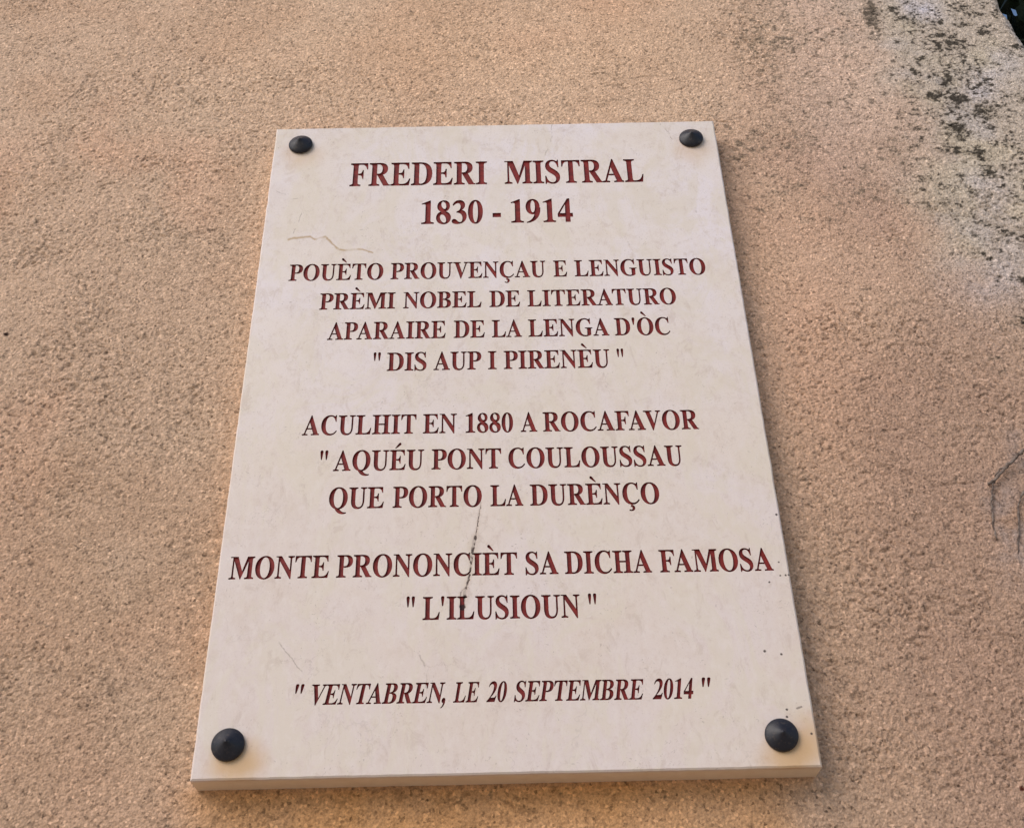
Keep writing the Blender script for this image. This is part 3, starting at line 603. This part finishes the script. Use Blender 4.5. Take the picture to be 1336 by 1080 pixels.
def build_slab():
    bev = .0011; V, E, idx = [], [], {}
    def vid(p):
        key = (round(p[0], 7), round(p[1], 7))
        if key not in idx: idx[key] = len(V); V.append(Vector(key))
        return idx[key]
    # outer outline of the face, with the slightly uneven arris of cut stone
    rnd = random.Random(3); ring = []
    def side(a, b, n):
        for i in range(n):
            t = i / n; j = 0 if i == 0 else .00014
            if i and rnd.random() < .03: j = .0005
            ring.append((a[0] + (b[0]-a[0]) * t + rnd.uniform(-j, j), a[1] + (b[1]-a[1]) * t + rnd.uniform(-j, j)))
    w_, h_ = W2 - bev, H2 - bev
    side((-w_, -h_), (w_, -h_), 70); side((w_, -h_), (w_, h_), 90); side((w_, h_), (-w_, h_), 70); side((-w_, h_), (-w_, -h_), 90)
    rid = [vid(p) for p in ring]
    E += [(rid[i], rid[(i+1) % len(rid)]) for i in range(len(rid))]
    for L in holes:
        for a, b in L: E.append((vid(a), vid(b)))
    ov, oe, of, orig, *_ = delaunay_2d_cdt([v * 1000 for v in V], E, [], 0, 1e-4)
    back = {i: k for k, l in enumerate(orig) for i in l}
    ov = np.array([tuple(v) for v in ov]) / 1000; tri = np.array([tuple(t) for t in of]); cen = ov[tri].mean(1)
    keep = inside(cen, edges_of(ring))
    for L in holes:
        Ea = np.array([[a[0], a[1], b[0], b[1]] for a, b in L])
        x0, x1, y0, y1 = Ea[:, [0, 2]].min(), Ea[:, [0, 2]].max(), Ea[:, [1, 3]].min(), Ea[:, [1, 3]].max()
        s = np.where((cen[:, 0] > x0) & (cen[:, 0] < x1) & (cen[:, 1] > y0) & (cen[:, 1] < y1))[0]
        if len(s): keep[s[inside(cen[s], Ea)]] = False
    tri = tri[keep]; a = ov[tri]; ar = (a[:, 1, 0]-a[:, 0, 0])*(a[:, 2, 1]-a[:, 0, 1]) - (a[:, 2, 0]-a[:, 0, 0])*(a[:, 1, 1]-a[:, 0, 1])
    tri[ar < 0] = tri[ar < 0][:, ::-1]
    VV = [(p[0], -T, p[1]) for p in ov]; F = [tuple(t) for t in tri]
    n = len(rid); b1 = len(VV)
    rid = [back[i] for i in rid]
    for (x, z) in ring:
        kx = W2 / w_; kz = H2 / h_; VV.append((x * kx, -T + bev * .8, z * kz))
    for (x, z) in ring: VV.append((max(-W2, min(W2, x * W2 / w_)), 0.0012, max(-H2, min(H2, z * H2 / h_))))
    for i in range(n):
        j = (i + 1) % n
        F.append((rid[i], b1 + i, b1 + j, rid[j])); F.append((b1 + i, b1 + n + i, b1 + n + j, b1 + j))
    F.append(tuple(b1 + n + i for i in range(n)))
    me = mesh('slab', VV, F)
    o = link('slab', me, plaque, M_STONE)
build_slab()

def lathe(prof, n=56):
    V, F = [], []
    for (r_, y) in prof:
        if r_ == 0: V.append((0, y, 0)); continue
        for j in range(n):
            a = 2 * math.pi * j / n; V.append((r_ * math.cos(a), y, r_ * math.sin(a)))
    k = len(prof); off = []; c = 0
    for (r_, y) in prof: off.append(c); c += 1 if r_ == 0 else n
    for i in range(k - 1):
        for j in range(n):
            j2 = (j + 1) % n
            if prof[i+1][0] == 0: F.append((off[i] + j, off[i] + j2, off[i+1]))
            else: F.append((off[i] + j, off[i] + j2, off[i+1] + j2, off[i+1] + j))
    return mesh('bolt_head', V, F)
bp = [(.0096, .0006), (.0100, -.0002), (.0107, -.0005), (.0108, -.0012), (.0107, -.0021), (.0102, -.0027), (.0085, -.0037), (.0065, -.0049), (.0045, -.0060), (.0028, -.0070), (.0016, -.0078), (.0010, -.0084), (.0006, -.0087), (0, -.0088)]
bm_ = lathe(bp); bm_.materials.append(M_BOLT)
for p in bm_.polygons: p.use_smooth = True
for x, z, a in ((-176.0, 275.5, .2), (177.0, 274.1, 1.4), (-178.2, -276.3, 2.2), (176.9, -277.9, 3.9)):
    o = bpy.data.objects.new('bolt_head', bm_); COL.objects.link(o); o.parent = plaque
    o.location = (x / 1000, -T - .0002, z / 1000); o.rotation_euler = (math.radians(random.uniform(-3, 3)), a, math.radians(random.uniform(-3, 3)))

# ------------------------------------------------------------------ dry climbing stems on the wall
def tube(name, P, R0, mat, parent=None, n=7):
    V, F = [], []; P = [Vector(p) for p in P]
    for i, p in enumerate(P):
        t = (P[min(i+1, len(P)-1)] - P[max(i-1, 0)]).normalized()
        a = t.cross(Vector((0, 1, 0))).normalized(); b = t.cross(a).normalized()
        for j in range(n):
            q = 2 * math.pi * j / n; V.append(p + R0[i] * (a * math.cos(q) + b * math.sin(q)))
    for i in range(len(P) - 1):
        for j in range(n):
            F.append((i*n + j, i*n + (j+1) % n, (i+1)*n + (j+1) % n, (i+1)*n + j))
    F.append(tuple(range(n))[::-1]); F.append(tuple((len(P)-1)*n + j for j in range(n)))
    me = mesh(name, V, F)
    for p in me.polygons: p.use_smooth = True
    return link(name, me, parent, mat)
def refine(pts, y0, y1, k=4, jit=.0006, seed=1):
    rn = random.Random(seed); out = []
    for i in range(len(pts) - 1):
        for s in range(k):
            t = s / k; g = (i + t) / (len(pts) - 1)
            out.append(((pts[i][0]*(1-t) + pts[i+1][0]*t) / 1000 + rn.uniform(-jit, jit), y0 + (y1 - y0) * g + rn.uniform(-jit, jit) * .6, (pts[i][1]*(1-t) + pts[i+1][1]*t) / 1000 + rn.uniform(-jit, jit)))
    out.append((pts[-1][0] / 1000, y1, pts[-1][1] / 1000)); return out
def twig(name, pts, y0, y1, r0, r1, parent, seed, extra=None):
    q = refine(pts, y0, y1, seed=seed)
    R_ = [r0 + (r1 - r0) * i / (len(q) - 1) + (0.0004 if i % 6 == 0 else 0) for i in range(len(q))]
    return tube(name, q, R_, M_TWIG, parent)
vine = bpy.data.objects.new('climber_stem', None); COL.objects.link(vine); vine.location = (0, 0, PZ); vine.empty_display_size = .02
tag(vine, 'thin dry bare climber stem with hanging tendrils clinging to the wall at right edge', 'climbing plant')
tw = D['twigs']
main = [[470, 20], [440, -14], [418, -38]] + tw['main']
twig('stem', main, -.012, -.0034, .0017, .0010, vine, 1)
twig('tendril', tw['down'], -.0040, -.0012, .0008, .0005, vine, 2)
twig('tendril', [[418, -38], [404, -72]] + tw['second'], -.006, -.0012, .0009, .0005, vine, 3)
twig('tendril', tw['twiglet'], -.0045, -.001, .0007, .0005, vine, 4)

# ------------------------------------------------------------------ dark ivy hanging beyond the wall's corner
def leaf_mesh():
    out = [(0, 0), (.30, -.06), (.52, .10), (.40, .34), (.62, .62), (.30, .60), (.16, .78), (0, 1.15)]
    out = out + [(-x, y) for x, y in out[-2:0:-1]]
    V = [(0, .42, .05)] + [(x, y, -.10 * abs(x) - .12 * (y - .4) ** 2) for x, y in out]
    F = [(0, i, i % (len(V) - 1) + 1) for i in range(1, len(V))]
    me = mesh('leaf', V, F); me.materials.append(M_LEAF); return me
ivy = bpy.data.objects.new('ivy', None); COL.objects.link(ivy); ivy.location = (.80, .30, 2.2)
tag(ivy, 'dark shaded ivy clump seen past the wall corner at the top right', 'ivy')
def build_ivy():
    rn = random.Random(11); lm = leaf_mesh(); base = Vector(ivy.location)
    st = [(.86, .42, -2.2), (.80, .40, -1.2), (.78, .36, -.4), (.74, .34, .1), (.72, .33, .5), (.74, .36, .85)]
    st = [(a - base.x, b - base.y, c) for a, b, c in st]
    tube('stem', [Vector(p) for p in st], [.03, .028, .024, .02, .014, .006], M_STEM, ivy, 9)
    mass = bmesh.new()
    def leafm(s):
        p = Vector((rn.gauss(.86, .12), rn.uniform(.12, .62), rn.uniform(-.10, 1.05) + 2.2)) - base
        # leave a ragged gap along the wall's corner so that sky shows at the very top
        q = p + base; a, b = (q.x - .004) / (q.y + .768), (q.z - 1.564) / (q.y + .768)
        if a < .720 and b > 1.285 and rn.random() < .93: p.x += .10 + .1 * rn.random()
        rot = Matrix.Rotation(rn.uniform(0, 6.28), 4, 'Z') @ Matrix.Rotation(rn.uniform(-1.2, 1.2), 4, 'X') @ Matrix.Rotation(rn.uniform(0, 6.28), 4, 'Y')
        return Matrix.Translation(p) @ rot @ Matrix.Scale(s, 4)
    for i in range(260):
        o = bpy.data.objects.new('leaf', lm); COL.objects.link(o); o.parent = ivy; o.matrix_local = leafm(rn.uniform(.035, .062))
    vv, ff = [], []
    base_v = [v.co.copy() for v in lm.vertices]; base_f = [tuple(p.vertices) for p in lm.polygons]
    for i in range(2600):
        M = leafm(rn.uniform(.03, .06)); n0 = len(vv)
        vv += [tuple(M @ v) for v in base_v]; ff += [tuple(n0 + q for q in t) for t in base_f]
    me = mesh('foliage', vv, ff); o = link('foliage', me, ivy, M_LEAF); o['kind'] = 'stuff'
build_ivy()
